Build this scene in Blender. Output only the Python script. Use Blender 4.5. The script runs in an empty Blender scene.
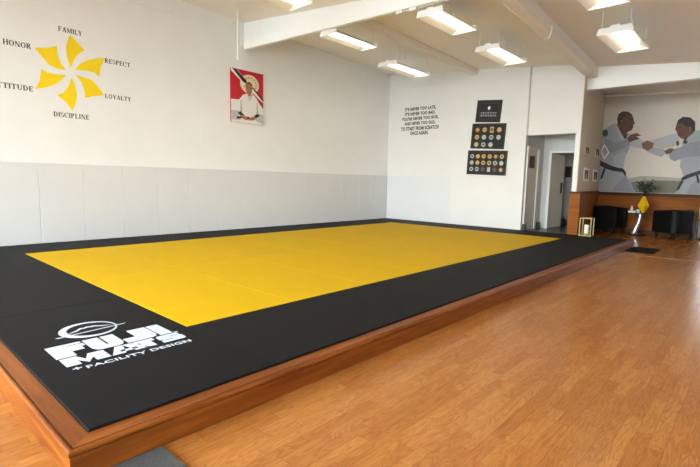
import bpy, bmesh, math, random
from mathutils import Vector, Matrix
random.seed(7)
S = bpy.context.scene
COL = S.collection
PI = math.pi

# ------------------------------------------------------------------ camera
F_PX, YAW, PITCH, ROLL = 460.0353, -0.7333, 0.1143, -0.0221
CAM = Vector((8.1172, -0.6242, 1.0511))
fw = Vector((math.sin(YAW)*math.cos(PITCH), math.cos(YAW)*math.cos(PITCH), -math.sin(PITCH)))
rt0 = Vector((math.cos(YAW), -math.sin(YAW), 0)); dn0 = fw.cross(rt0)
rt = math.cos(ROLL)*rt0 + math.sin(ROLL)*dn0
dn = -math.sin(ROLL)*rt0 + math.cos(ROLL)*dn0
cd = bpy.data.cameras.new('camera'); cam = bpy.data.objects.new('camera', cd); COL.objects.link(cam)
R3 = Matrix((rt, -dn, -fw)).transposed()
cam.matrix_world = Matrix.Translation(CAM) @ R3.to_4x4()
cd.sensor_width = 36; cd.sensor_fit = 'HORIZONTAL'; cd.lens = F_PX/700*36; cd.clip_start = .05
S.camera = cam
def at(ax, val, u, v):
    """point of the plane axis=val seen at a photo pixel: used to measure flat work on walls and floor"""
    d = rt*((u-350)/F_PX) + dn*((v-233.5)/F_PX) + fw
    i = 'xyz'.index(ax)
    return CAM + d*((val-CAM[i])/d[i])

# ------------------------------------------------------------------ materials
def lin(c):
    return tuple(((x/255)/12.92 if x/255 <= .04045 else ((x/255+.055)/1.055)**2.4) for x in c)
def nd(nt, t, **kw):
    n = nt.nodes.new(t)
    for k, v in kw.items():
        if k in n.inputs: n.inputs[k].default_value = v
        else: setattr(n, k, v)
    return n
MATS = {}
def mat(name, rgb, rough=.6, metal=0., var=.06, scale=6., bump=0., bscale=200., spec=.5, coat=0., stretch=None):
    if name in MATS: return MATS[name]
    m = bpy.data.materials.new(name); m.use_nodes = True; nt = m.node_tree; L = nt.links
    b = nt.nodes['Principled BSDF']
    b.inputs['Roughness'].default_value = rough; b.inputs['Metallic'].default_value = metal
    b.inputs['Specular IOR Level'].default_value = spec; b.inputs['Coat Weight'].default_value = coat
    c = lin(rgb)
    tc = nd(nt, 'ShaderNodeTexCoord'); mp = nd(nt, 'ShaderNodeMapping')
    if stretch: mp.inputs['Scale'].default_value = stretch
    L.new(tc.outputs['Object'], mp.inputs['Vector'])
    n = nd(nt, 'ShaderNodeTexNoise', Scale=scale, Detail=4.)
    L.new(mp.outputs[0], n.inputs['Vector'])
    r = nd(nt, 'ShaderNodeValToRGB')
    r.color_ramp.elements[0].position = .3; r.color_ramp.elements[1].position = .7
    r.color_ramp.elements[0].color = (*[x*(1-var) for x in c], 1)
    r.color_ramp.elements[1].color = (*[min(1, x*(1+var)) for x in c], 1)
    L.new(n.outputs['Fac'], r.inputs[0]); L.new(r.outputs[0], b.inputs['Base Color'])
    if bump:
        n2 = nd(nt, 'ShaderNodeTexNoise', Scale=bscale, Detail=2.); L.new(tc.outputs['Object'], n2.inputs['Vector'])
        bp = nd(nt, 'ShaderNodeBump', Strength=bump, Distance=.002)
        L.new(n2.outputs['Fac'], bp.inputs['Height']); L.new(bp.outputs[0], b.inputs['Normal'])
    MATS[name] = m; return m
def emit(name, rgb, strength):
    m = bpy.data.materials.new(name); m.use_nodes = True
    b = m.node_tree.nodes['Principled BSDF']
    b.inputs['Base Color'].default_value = (*lin(rgb), 1)
    b.inputs['Emission Color'].default_value = (*lin(rgb), 1); b.inputs['Emission Strength'].default_value = strength
    MATS[name] = m; return m
def wood(name, c1, c2, rough=.35, axis='y', scale=3., coat=.2):
    m = bpy.data.materials.new(name); m.use_nodes = True; nt = m.node_tree; L = nt.links
    b = nt.nodes['Principled BSDF']; b.inputs['Roughness'].default_value = rough; b.inputs['Coat Weight'].default_value = coat
    b.inputs['Specular IOR Level'].default_value = .22
    b.inputs['Coat Roughness'].default_value = .25
    tc = nd(nt, 'ShaderNodeTexCoord'); mp = nd(nt, 'ShaderNodeMapping')
    s = [9, 9, 9]; s['xyz'.index(axis)] = .7; mp.inputs['Scale'].default_value = s
    L.new(tc.outputs['Object'], mp.inputs[0])
    n = nd(nt, 'ShaderNodeTexNoise', Scale=scale, Detail=7., Roughness=.6, Distortion=.6); L.new(mp.outputs[0], n.inputs['Vector'])
    r = nd(nt, 'ShaderNodeValToRGB'); e = r.color_ramp.elements
    e[0].position = .3; e[1].position = .72; e[0].color = (*lin(c1), 1); e[1].color = (*lin(c2), 1)
    L.new(n.outputs['Fac'], r.inputs[0]); L.new(r.outputs[0], b.inputs['Base Color'])
    MATS[name] = m; return m
def plank_floor():
    m = bpy.data.materials.new('oak_laminate'); m.use_nodes = True; nt = m.node_tree; L = nt.links
    b = nt.nodes['Principled BSDF']
    tc = nd(nt, 'ShaderNodeTexCoord'); sp = nd(nt, 'ShaderNodeSeparateXYZ'); L.new(tc.outputs['Object'], sp.inputs[0])
    def M(op, a, bb=None):
        n = nd(nt, 'ShaderNodeMath', operation=op)
        for i, q in enumerate((a, bb)):
            if q is None: continue
            if isinstance(q, (int, float)): n.inputs[i].default_value = q
            else: L.new(q, n.inputs[i])
        return n.outputs[0]
    W, LEN = .064, .5
    xr = M('DIVIDE', sp.outputs[0], W); row = M('FLOOR', xr); fx = M('FRACT', xr)
    wn = nd(nt, 'ShaderNodeTexWhiteNoise', noise_dimensions='1D'); L.new(row, wn.inputs['W'])
    yr = M('ADD', M('DIVIDE', sp.outputs[1], LEN), M('MULTIPLY', wn.outputs['Value'], 5.))
    colu = M('FLOOR', yr); fy = M('FRACT', yr)
    cv = nd(nt, 'ShaderNodeCombineXYZ'); L.new(row, cv.inputs[0]); L.new(colu, cv.inputs[1])
    w2 = nd(nt, 'ShaderNodeTexWhiteNoise', noise_dimensions='3D'); L.new(cv.outputs[0], w2.inputs['Vector'])
    # grain: rings seen in cathedral cuts, different on every strip
    cv2 = nd(nt, 'ShaderNodeCombineXYZ')
    L.new(M('ADD', M('MULTIPLY', sp.outputs[0], 13.), M('MULTIPLY', w2.outputs['Value'], 37.)), cv2.inputs[0])
    L.new(M('ADD', M('MULTIPLY', sp.outputs[1], 1.5), M('MULTIPLY', w2.outputs['Value'], 91.)), cv2.inputs[1])
    g = nd(nt, 'ShaderNodeTexNoise', Scale=1.3, Detail=2., Distortion=.8); L.new(cv2.outputs[0], g.inputs['Vector'])
    ring = M('FRACT', M('MULTIPLY', g.outputs['Fac'], 11.))
    ring = M('POWER', M('ABSOLUTE', M('SUBTRACT', ring, .5)), 1.6)
    cv3 = nd(nt, 'ShaderNodeMapping'); cv3.inputs['Scale'].default_value = (90, 5, 1); L.new(tc.outputs['Object'], cv3.inputs[0])
    fine = nd(nt, 'ShaderNodeTexNoise', Scale=2.5, Detail=4.); L.new(cv3.outputs[0], fine.inputs['Vector'])
    r = nd(nt, 'ShaderNodeValToRGB'); e = r.color_ramp.elements
    e[0].position = 0; e[1].position = 1; e[0].color = (*lin((154, 92, 42)), 1); e[1].color = (*lin((206, 145, 82)), 1)
    mid = e.new(.55); mid.color = (*lin((182, 120, 60)), 1)
    fac = M('ADD', M('MULTIPLY', w2.outputs['Value'], .34), M('MULTIPLY', fine.outputs['Fac'], .66)); L.new(fac, r.inputs[0])
    mx = nd(nt, 'ShaderNodeMixRGB', blend_type='MULTIPLY'); L.new(r.outputs[0], mx.inputs[1])
    mx.inputs[2].default_value = (.62, .47, .36, 1); L.new(M('MULTIPLY', ring, 1.75), mx.inputs[0])
    seam = M('MAXIMUM', M('LESS_THAN', fx, .03), M('LESS_THAN', fy, .006))
    mx2 = nd(nt, 'ShaderNodeMixRGB', blend_type='MULTIPLY'); L.new(mx.outputs[0], mx2.inputs[1])
    mx2.inputs[2].default_value = (.55, .45, .38, 1); L.new(M('MULTIPLY', seam, .7), mx2.inputs[0])
    L.new(mx2.outputs[0], b.inputs['Base Color'])
    b.inputs['Roughness'].default_value = .22; b.inputs['Specular IOR Level'].default_value = .14
    bp = nd(nt, 'ShaderNodeBump', Strength=.04, Distance=.002); L.new(fac, bp.inputs['Height']); L.new(bp.outputs[0], b.inputs['Normal'])
    return m

M_WALL = mat('wall_paint', (238, 237, 236), .7, var=.015, scale=2, bump=.15, bscale=60)
M_WALLB = mat('back_wall_paint', (224, 221, 217), .7, var=.015, scale=2, bump=.12, bscale=60)
M_TAN = mat('tan_wall', (205, 186, 166), .7, var=.02, scale=2)  # lobby walls: one even tan tone, darker than the white walls
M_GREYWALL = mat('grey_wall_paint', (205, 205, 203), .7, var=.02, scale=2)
M_CEIL = mat('ceiling_paint', (244, 237, 227), .8, var=.02, scale=1.5)
M_BEAM = mat('beam_paint', (252, 251, 249), .6, var=.01)
M_JOIST = mat('joist_paint', (238, 230, 218), .75, var=.02)
M_PAD = mat('padded_vinyl', (217, 217, 217), .5, var=.012, scale=3)
M_YEL = mat('yellow_mat_vinyl', (214, 172, 0), .7, var=.02, scale=2.5, bump=.25, bscale=420, spec=.12)
M_BLK = mat('black_mat_vinyl', (15, 16, 19), .68, var=.05, scale=2.5, bump=.25, bscale=420, spec=.16)
M_BLKE = mat('black_mat_edge', (16, 16, 17), .8, var=.05)
M_LOGO = mat('logo_white_print', (204, 212, 226), .6, var=.01)
M_TRIM = wood('stained_platform_wood', (102, 48, 12), (150, 84, 28), .42, 'y', 2.2, .03)
M_TRIMX = wood('stained_platform_wood_cross', (102, 48, 12), (150, 84, 28), .42, 'x', 2.2, .03)
M_WAIN = wood('wainscot_wood', (118, 60, 6), (154, 86, 14), .6, 'x', 1.2, 0.)
M_RAIL = wood('wainscot_rail_wood', (62, 32, 12), (88, 48, 20), .55, 'x', 1.5, 0.)
M_PLY = mat('deck_plywood', (150, 120, 85), .8)
M_FLOOR = plank_floor()
M_BLACK = mat('black_frame', (18, 17, 17), .4, var=.1)
M_TEXT = mat('black_vinyl_lettering', (30, 29, 30), .6, var=.05)
M_PETAL = mat('yellow_vinyl_decal', (250, 214, 8), .6, var=.01)
M_WHITE = mat('white_enamel', (240, 240, 238), .4, var=.01)
M_REFL = mat('reflector_enamel', (214, 204, 188), .35, var=.01)
M_TUBE = emit('lit_tube', (255, 248, 236), 6.5)
M_STEEL = mat('galvanised_steel', (190, 190, 188), .4, .7, var=.05)
M_LEATH = mat('black_leather', (9, 9, 11), .55, var=.15, scale=9, bump=.2, bscale=150, spec=.2)
M_DKWOOD = mat('dark_leg_wood', (34, 22, 17), .4, var=.2)
M_CHROME = mat('polished_chrome', (228, 228, 230), .3, .85, var=.02)
M_VASE = mat('yellow_glaze', (240, 190, 14), .25, var=.06, coat=.4)
M_LEAF = mat('dark_leaf', (44, 52, 36), .6, var=.3, scale=20)
M_TWIG = mat('dark_twig', (40, 30, 24), .7, var=.2)
M_LANT = mat('pale_gilt_metal', (150, 142, 88), .45, .3, var=.08)
M_CANDLE = mat('candle_wax', (236, 228, 218), .5, var=.02)
M_CARPET = mat('grey_carpet', (84, 85, 86), .95, var=.3, scale=160, bump=.8, bscale=380, spec=.1)
M_DMAT = mat('black_doormat', (20, 19, 19), .95, var=.2, scale=120, bump=.6, bscale=300, spec=.1)
M_RFLOOR = mat('dark_recess_tile', (52, 54, 54), .3, var=.15, scale=4)
M_DOOR = mat('door_paint', (224, 219, 210), .5, var=.015)
M_JAMB = mat('door_jamb_paint', (228, 226, 222), .5, var=.01)
M_PLAQ = mat('brown_plaque', (60, 38, 30), .4, var=.15)
M_SEAMW = mat('pale_wood_strip', (140, 86, 44), .45, var=.08)
M_PIPE = mat('painted_conduit', (196, 190, 184), .5, .1, var=.02)
M_EARTH = mat('street_concrete', (176, 176, 174), .9, var=.1)
def glass():
    m = bpy.data.materials.new('clear_glass'); m.use_nodes = True; nt = m.node_tree
    b = nt.nodes['Principled BSDF']
    b.inputs['Base Color'].default_value = (.93, .97, .96, 1); b.inputs['Roughness'].default_value = .02
    t = nd(nt, 'ShaderNodeBsdfTransparent'); g = nd(nt, 'ShaderNodeBsdfGlossy', Roughness=.02)
    t.inputs[0].default_value = (.94, .97, .96, 1)
    fr = nd(nt, 'ShaderNodeFresnel', IOR=1.45); mx = nd(nt, 'ShaderNodeMixShader')
    nt.links.new(fr.outputs[0], mx.inputs[0]); nt.links.new(t.outputs[0], mx.inputs[1]); nt.links.new(g.outputs[0], mx.inputs[2])
    nt.links.new(mx.outputs[0], nt.nodes['Material Output'].inputs[0])
    return m
M_GLASS = glass()

# ------------------------------------------------------------------ mesh building
class MB:
    def __init__(s): s.v = []; s.f = []; s.mi = []; s.ms = []; s.smooth = []
    def _m(s, m):
        if m not in s.ms: s.ms.append(m)
        return s.ms.index(m)
    def add(s, vs, fs, m, smooth=False):
        o = len(s.v); s.v += [tuple(p) for p in vs]; k = s._m(m)
        for f in fs: s.f.append([i+o for i in f]); s.mi.append(k); s.smooth.append(smooth)
    def box(s, x0, x1, y0, y1, z0, z1, m):
        s.add([(x0,y0,z0),(x1,y0,z0),(x1,y1,z0),(x0,y1,z0),(x0,y0,z1),(x1,y0,z1),(x1,y1,z1),(x0,y1,z1)],
              [(3,2,1,0),(4,5,6,7),(0,1,5,4),(1,2,6,5),(2,3,7,6),(3,0,4,7)], m)
    def hexa(s, v8, m): s.add(v8, [(3,2,1,0),(4,5,6,7),(0,1,5,4),(1,2,6,5),(2,3,7,6),(3,0,4,7)], m)
    def prism(s, pts, d, m):
        """polygon pts (3D, planar) extruded by vector d"""
        n = len(pts); d = Vector(d); P = [Vector(p) for p in pts]
        s.add(P+[p+d for p in P], [list(range(n))[::-1], list(range(n, 2*n))]+[(i,(i+1)%n,(i+1)%n+n,i+n) for i in range(n)], m)
    def flat(s, pts, m): s.add(pts, [list(range(len(pts)))], m)
    def tube(s, pts, r, m, n=8, caps=True, smooth=True):
        P = [Vector(p) for p in pts]; rs = r if isinstance(r, (list, tuple)) else [r]*len(P)
        vs = []; up = None
        for i, p in enumerate(P):
            t = (P[min(i+1, len(P)-1)]-P[max(i-1, 0)]).normalized()
            if up is None: up = Vector((0,0,1)) if abs(t.z) < .9 else Vector((1,0,0))
            a = t.cross(up).normalized(); b = a.cross(t).normalized(); up = b
            vs += [p+(a*math.cos(2*PI*k/n)+b*math.sin(2*PI*k/n))*rs[i] for k in range(n)]
        fs = [(i*n+k, i*n+(k+1)%n, (i+1)*n+(k+1)%n, (i+1)*n+k) for i in range(len(P)-1) for k in range(n)]
        s.add(vs, fs, m, smooth)
        if caps: s.add(vs[:n], [list(range(n))], m); s.add(vs[-n:], [list(range(n))[::-1]], m)
    def lathe(s, prof, m, n=24, c=(0,0,0), smooth=True):
        vs = [(c[0]+r*math.cos(2*PI*k/n), c[1]+r*math.sin(2*PI*k/n), c[2]+z) for r, z in prof for k in range(n)]
        s.add(vs, [(i*n+k, i*n+(k+1)%n, (i+1)*n+(k+1)%n, (i+1)*n+k) for i in range(len(prof)-1) for k in range(n)], m, smooth)
    def build(s, name, parent=None, loc=(0,0,0), rz=0, bevel=0, seg=2):
        me = bpy.data.meshes.new(name); me.from_pydata(s.v, [], s.f)
        for m in s.ms: me.materials.append(m)
        for p, k, sm in zip(me.polygons, s.mi, s.smooth): p.material_index = k; p.use_smooth = sm
        bm = bmesh.new(); bm.from_mesh(me); bmesh.ops.recalc_face_normals(bm, faces=bm.faces); bm.to_mesh(me); bm.free()
        me.update()
        o = bpy.data.objects.new(name, me); COL.objects.link(o); o.location = loc; o.rotation_euler.z = rz
        if parent: o.parent = parent
        if bevel:
            b = o.modifiers.new('bevel', 'BEVEL'); b.width = bevel; b.segments = seg; b.limit_method = 'ANGLE'; b.angle_limit = .6
        return o
def tag(o, label=None, cat=None, group=None, kind=None):
    for k, v in (('label', label), ('category', cat), ('group', group), ('kind', kind)):
        if v: o[k] = v
    return o
def thing(name, label, cat, loc=(0,0,0), rz=0, group=None):
    o = bpy.data.objects.new(name, None); COL.objects.link(o); o.location = loc; o.rotation_euler.z = rz
    o.empty_display_size = .1
    return tag(o, label, cat, group)
def copy_tree(o, parent=None):
    c = o.copy(); COL.objects.link(c)
    if parent: c.parent = parent
    for ch in o.children: copy_tree(ch, c)
    return c
def struct(name, mb, bevel=0): return tag(mb.build(name, bevel=bevel), kind='structure')
def relocate(o, loc, lab):
    o.location = loc; o['label'] = lab; return o
def nth(n): return ['', 'first', 'second', 'third', 'fourth', 'fifth', 'sixth', 'seventh', 'eighth', 'ninth', 'tenth', 'eleventh',
                    'twelfth', 'thirteenth', 'fourteenth', 'fifteenth', 'sixteenth'][n]

# ------------------------------------------------------------------ dimensions (z = 0 is the top of the mats)
D, WM, FL = 9.93, 6.115, -.15
XA, XB, YA, YB = .92, 5.154, .96, 8.96
BACK = 13.4                                   # lobby back wall
def zc(x, y): return 4.03+.027*(D-y)-.092*x    # the ceiling falls to the right and to the back
def lobx(y): return 5.09-.13*(y-D)            # face of the lobby's left wall
XR, YF = 9.7, -5.0

# ------------------------------------------------------------------ setting
b = MB(); b.box(-.2, XR, YF, BACK+.1, FL-.1, FL, M_FLOOR); struct('floor', b)
b = MB()
x0, x1, y0, y1 = -.2, XR+.1, YF-.1, BACK+.2
b.hexa([(x0,y0,zc(x0,y0)),(x1,y0,zc(x1,y0)),(x1,y1,zc(x1,y1)),(x0,y1,zc(x0,y1))]+[(x0,y0,5),(x1,y0,5),(x1,y1,5),(x0,y1,5)], M_CEIL)
struct('ceiling', b)
b = MB(); b.box(-.24, -.04, YF, BACK, FL, 4.5, M_WALL); struct('wall_left', b)
b = MB(); b.hexa([(-.04,YF,3.94),(-.028,YF,3.94),(-.028,5.0,3.93),(-.04,5.0,3.93),(-.04,YF,4.4),(-.028,YF,4.4),(-.028,5.0,4.4),(-.04,5.0,4.4)], M_WALL)
struct('trim_1', b)
b = MB()
b.box(-.04, 2.04, D+.04, D+.2, FL, 4.2, M_WALLB)
b.box(2.04, 3.93, D, D+.2, FL, 4.1, M_WALLB)
b.box(3.93, 5.0, D+.02, D+.2, 2.16, 4.0, M_WALLB)
struct('wall_back', b)
b = MB(); b.box(XR, XR+.2, YF, BACK, FL, 4.2, M_WALL); struct('wall_right', b)
# recess with the doors
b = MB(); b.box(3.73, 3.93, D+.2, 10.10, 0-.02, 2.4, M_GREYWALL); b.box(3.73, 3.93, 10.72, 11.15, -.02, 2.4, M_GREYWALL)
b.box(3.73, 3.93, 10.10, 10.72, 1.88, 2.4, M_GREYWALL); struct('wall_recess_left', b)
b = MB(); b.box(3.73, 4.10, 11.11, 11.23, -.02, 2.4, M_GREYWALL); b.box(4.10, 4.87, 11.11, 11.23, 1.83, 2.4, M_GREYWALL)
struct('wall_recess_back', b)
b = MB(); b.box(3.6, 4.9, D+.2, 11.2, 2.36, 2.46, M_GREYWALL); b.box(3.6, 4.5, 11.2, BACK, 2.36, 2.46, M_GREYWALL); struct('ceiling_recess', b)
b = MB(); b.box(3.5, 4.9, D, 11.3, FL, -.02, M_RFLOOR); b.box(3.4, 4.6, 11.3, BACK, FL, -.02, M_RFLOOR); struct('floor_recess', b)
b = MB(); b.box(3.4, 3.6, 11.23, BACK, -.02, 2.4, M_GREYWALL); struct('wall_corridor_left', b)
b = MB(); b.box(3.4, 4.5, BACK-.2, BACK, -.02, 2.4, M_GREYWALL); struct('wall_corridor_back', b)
# lobby left wall: slightly askew, white end, tan face, wood below
b = MB()
y0, y1 = D+.01, BACK
b.hexa([(4.99,y0,.92),(lobx(y0),y0,.92),(lobx(y1),y1,.92),(lobx(y1)-.16,y1,.92),(4.99,y0,3.7),(lobx(y0),y0,3.7),(lobx(y1),y1,3.7),(lobx(y1)-.16,y1,3.7)], M_TAN)
b.box(4.985, lobx(D)-.012, D, D+.012, .92, 2.14, M_JAMB); b.box(4.985, lobx(D)-.012, D, D+.012, 2.14, 3.6, M_WALLB)
b.hexa([(4.97,y0,FL),(lobx(y0)-.02,y0,FL),(lobx(y1)-.02,y1,FL),(lobx(y1)-.16,y1,FL),(4.97,y0,.92),(lobx(y0)-.02,y0,.92),(lobx(y1)-.02,y1,.92),(lobx(y1)-.16,y1,.92)], M_TAN)
struct('wall_lobby_left', b)
b = MB()
b.hexa([(4.96,D-.015,0.0),(lobx(D)+.08,D-.015,0.0),(lobx(y1)+.02,y1,FL),(lobx(y1)-.02,y1,FL),(4.96,D-.015,.90),(lobx(D)+.08,D-.015,.90),(lobx(y1)+.02,y1,.90),(lobx(y1)-.02,y1,.90)], M_WAIN)
b.hexa([(4.955,D-.025,.88),(lobx(D)+.092,D-.025,.88),(lobx(y1)+.04,y1,.88),(lobx(y1)-.02,y1,.88),(4.955,D-.025,.925),(lobx(D)+.092,D-.025,.925),(lobx(y1)+.04,y1,.925),(lobx(y1)-.02,y1,.925)], M_RAIL)
struct('wainscot_left', b)
# lobby back wall with the glazed door at the right
DX0, DX1 = 6.98, 8.9
b = MB(); b.box(4.3, DX0, BACK, BACK+.15, FL, 4.1, M_TAN); b.box(DX0, DX1, BACK, BACK+.15, 2.15, 4.1, M_TAN); b.box(DX1, XR+.2, BACK, BACK+.15, FL, 4.1, M_TAN)
struct('wall_lobby_back', b)
b = MB(); b.box(lobx(BACK), DX0-.06, BACK-.03, BACK, FL, .88, M_WAIN)
b.box(lobx(BACK), DX0-.06, BACK-.06, BACK, .82, .90, M_RAIL); b.box(lobx(BACK), DX0-.06, BACK-.045, BACK-.03, FL, FL+.09, M_RAIL)
struct('wainscot_back', b)
b = MB()
for xx in (DX0, (DX0+DX1)/2-.04, DX1-.07): b.box(xx, xx+.08, BACK+.02, BACK+.1, FL, 2.15, M_STEEL)
b.box(DX0, DX1, BACK+.02, BACK+.1, 2.05, 2.15, M_STEEL); b.box(DX0, DX1, BACK+.02, BACK+.1, FL, FL+.12, M_STEEL)
dd = struct('door_1', b)
b = MB(); b.box(DX0+.08, DX1-.07, BACK+.055, BACK+.065, FL+.12, 2.05, M_GLASS); b.build('pane', dd)
# soffit and beams
b = MB(); b.box(lobx(10.25)-.02, XR, 10.25, 10.42, 3.09, 3.7, M_BEAM); struct('soffit_lobby', b)
b = MB(); b.hexa([(-.04,5.09,3.655),(XR,5.09,3.42),(XR,5.17,3.42),(-.04,5.17,3.655),(-.04,5.09,4.3),(XR,5.09,3.9),(XR,5.17,3.9),(-.04,5.17,4.3)], M_BEAM)
struct('beam_front', b, .006)
b = MB(); b.hexa([(2.50,5.17,3.80),(2.65,5.17,3.80),(2.65,D,3.67),(2.50,D,3.67),(2.50,5.17,4.2),(2.65,5.17,4.2),(2.65,D,4.2),(2.50,D,4.2)], M_JOIST)
struct('beam_left', b, .01)
b = MB(); b.hexa([(5.26,5.17,3.46),(5.46,5.17,3.46),(5.24,10.25,3.32),(5.04,10.25,3.32),(5.26,5.17,4.0),(5.46,5.17,4.0),(5.24,10.25,4.0),(5.04,10.25,4.0)], M_JOIST)
struct('beam_right', b, .012)
# front wall with the shop windows that light the room (behind the photographer)
WIN = [(.4, 3.2), (3.5, 6.2), (6.5, 9.2)]
WZ0, WZ1 = .3, 3.2
b = MB(); b.box(-.2, XR+.2, YF-.2, YF, FL-.1, WZ0, M_WALL); b.box(-.2, XR+.2, YF-.2, YF, WZ1, 4.6, M_WALL)
for a, c in ((-.2, .4), (3.2, 3.5), (6.2, 6.5), (9.2, XR+.2)): b.box(a, c, YF-.2, YF, WZ0, WZ1, M_WALL)
struct('wall_front', b)
for i, (a, c) in enumerate(WIN):
    b = MB()
    for xx in (a, (a+c)/2-.025, c-.05): b.box(xx, xx+.05, YF-.14, YF-.08, WZ0, WZ1, M_STEEL)
    b.box(a, c, YF-.14, YF-.08, WZ0, WZ0+.05, M_STEEL); b.box(a, c, YF-.14, YF-.08, WZ1-.05, WZ1, M_STEEL)
    w = struct('window_%d' % (i+1), b)
    b = MB(); b.box(a+.05, c-.05, YF-.115, YF-.105, WZ0+.05, WZ1-.05, M_GLASS); b.build('pane', w)
b = MB(); b.box(-30, 40, BACK+.3, BACK+40, FL-.12, FL-.05, M_EARTH); b.box(-30, 40, YF-40, YF-.3, FL-.12, FL-.05, M_EARTH); struct('ground', b)
# pale threshold strip in the floor
b = MB(); b.box(WM+.1, 7.6, 8.74, 8.79, FL, FL+.006, M_SEAMW); struct('trim_2', b)

# ------------------------------------------------------------------ platform
TW = .105
pf = thing('platform', 'low wooden training platform edged with stained boards, carrying the mats', 'platform', (WM, 0, FL))
def plat(name, fn, bevel=0.):
    b = MB(); fn(b); return b.build(name, pf, bevel=bevel)
h = -FL
plat('deck', lambda b: b.box(-WM+.01, -.02, .02, D-.01, .0, h-.041, M_PLY))
def board(b, pts, m, along):
    """profile (offset out, z) swept along the right edge or the front edge with a mitred corner"""
    if along == 'y':
        A = [(o, -o, z) for o, z in pts]; B = [(o, D+.03, z) for o, z in pts]
    else:
        A = [(o, -o, z) for o, z in pts]; B = [(-WM, -o, z) for o, z in pts]
    n = len(pts)
    b.add(A+B, [(i, (i+1) % n, (i+1) % n+n, i+n) for i in range(n)]+[list(range(n)), list(range(n, 2*n))], m)
cap = [(.0015, h-.058), (.0015, h-.013), (TW-.026, h-.013), (TW-.024, h-.019), (TW-.020, h-.019), (TW-.017, h-.013), (TW-.010, h-.010), (TW-.003, h-.013), (TW+.001, h-.020), (TW+.001, h-.030), (TW-.002, h-.036), (TW-.008, h-.038), (TW-.012, h-.058)]
face = [(TW-.035, 0), (TW-.035, h-.059), (TW-.013, h-.059), (TW-.013, h-.040), (TW-.005, h-.040), (TW-.005, .006), (TW-.009, 0)]
for ax, m in (('y', M_TRIM), ('x', M_TRIMX)):
    plat('cap_board', lambda b: board(b, cap, m, ax)); plat('face_board', lambda b: board(b, face, m, ax))

# ------------------------------------------------------------------ mats
MT = .04
def mat_tile(x0, x1, y0, y1, m, name, label, group, cat='mat'):
    g = .0012
    b = MB(); b.box(-(x1-x0)/2+g, (x1-x0)/2-g, -(y1-y0)/2+g, (y1-y0)/2-g, 0, MT, m)
    o = b.build(name, None, ((x0+x1)/2, (y0+y1)/2, -MT), 0, .003, 2)
    return tag(o, label, cat, group)
xm = (XA+XB)/2
for r in range(8):
    for s, (a, c) in enumerate(((XA, xm), (xm, XB))):
        where = 'on the wall side' if s == 0 else 'on the wood floor side'
        mat_tile(a, c, YA+r, YA+r+1, M_YEL, 'yellow_mat', 'yellow training mat %s, %s row counted from the logo mat' % (where, nth(r+1)), 'yellow mats in the middle of the platform')
bg = 'black border mats around the yellow mats'
FX = (0, 2.04, 4.04, WM)
lb = ['black border mat in the near front strip against the left padded wall', 'black border mat in the middle of the front strip, left of the printed one']
for i in (0, 1): mat_tile(FX[i], FX[i+1], 0, YA, M_BLK, 'black_mat', lb[i], bg)
logo_mat = mat_tile(FX[2], FX[3], 0, YA, M_BLK, 'black_mat', 'black corner mat printed with a large white logo and lettering', bg)
lb = ['against the left wall', 'in the middle below the wall lettering', 'in the far right corner by the lantern']
for i in range(3): mat_tile(FX[i], FX[i+1], YB, D, M_BLK, 'black_mat', 'black border mat along the back wall, %s' % lb[i], bg)
for i in range(4):
    mat_tile(XB, WM, YA+2*i, YA+2*i+2, M_BLK, 'black_mat', 'black border mat along the wooden right edge, %s behind the logo mat' % nth(i+1), bg)
    mat_tile(0, XA, YA+2*i, YA+2*i+2, M_BLK, 'black_mat', 'black border mat along the padded left wall, %s from the near end' % nth(i+1), bg)

# ------------------------------------------------------------------ text helpers
def text_mesh(body, size=1., bold=0., align='LEFT', space=1.):
    cu = bpy.data.curves.new('t', 'FONT'); cu.body = body; cu.size = size; cu.offset = bold; cu.align_x = align
    cu.space_character = space; cu.resolution_u = 3
    o = bpy.data.objects.new('t', cu); COL.objects.link(o)
    bpy.context.view_layer.update()
    me = bpy.data.meshes.new_from_object(o.evaluated_get(bpy.context.evaluated_depsgraph_get()))
    vs = [v.co.copy() for v in me.vertices]; fs = [list(p.vertices) for p in me.polygons]
    bpy.data.objects.remove(o); bpy.data.curves.remove(cu); bpy.data.meshes.remove(me)
    return vs, fs
def fit(vs, w=None, hh=None):
    x0 = min(v[0] for v in vs); x1 = max(v[0] for v in vs); y0 = min(v[1] for v in vs); y1 = max(v[1] for v in vs)
    sx = w/(x1-x0) if w else 1; sy = hh/(y1-y0) if hh else sx
    return [((v[0]-x0)*sx, (v[1]-y0)*sy) for v in vs]
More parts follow.
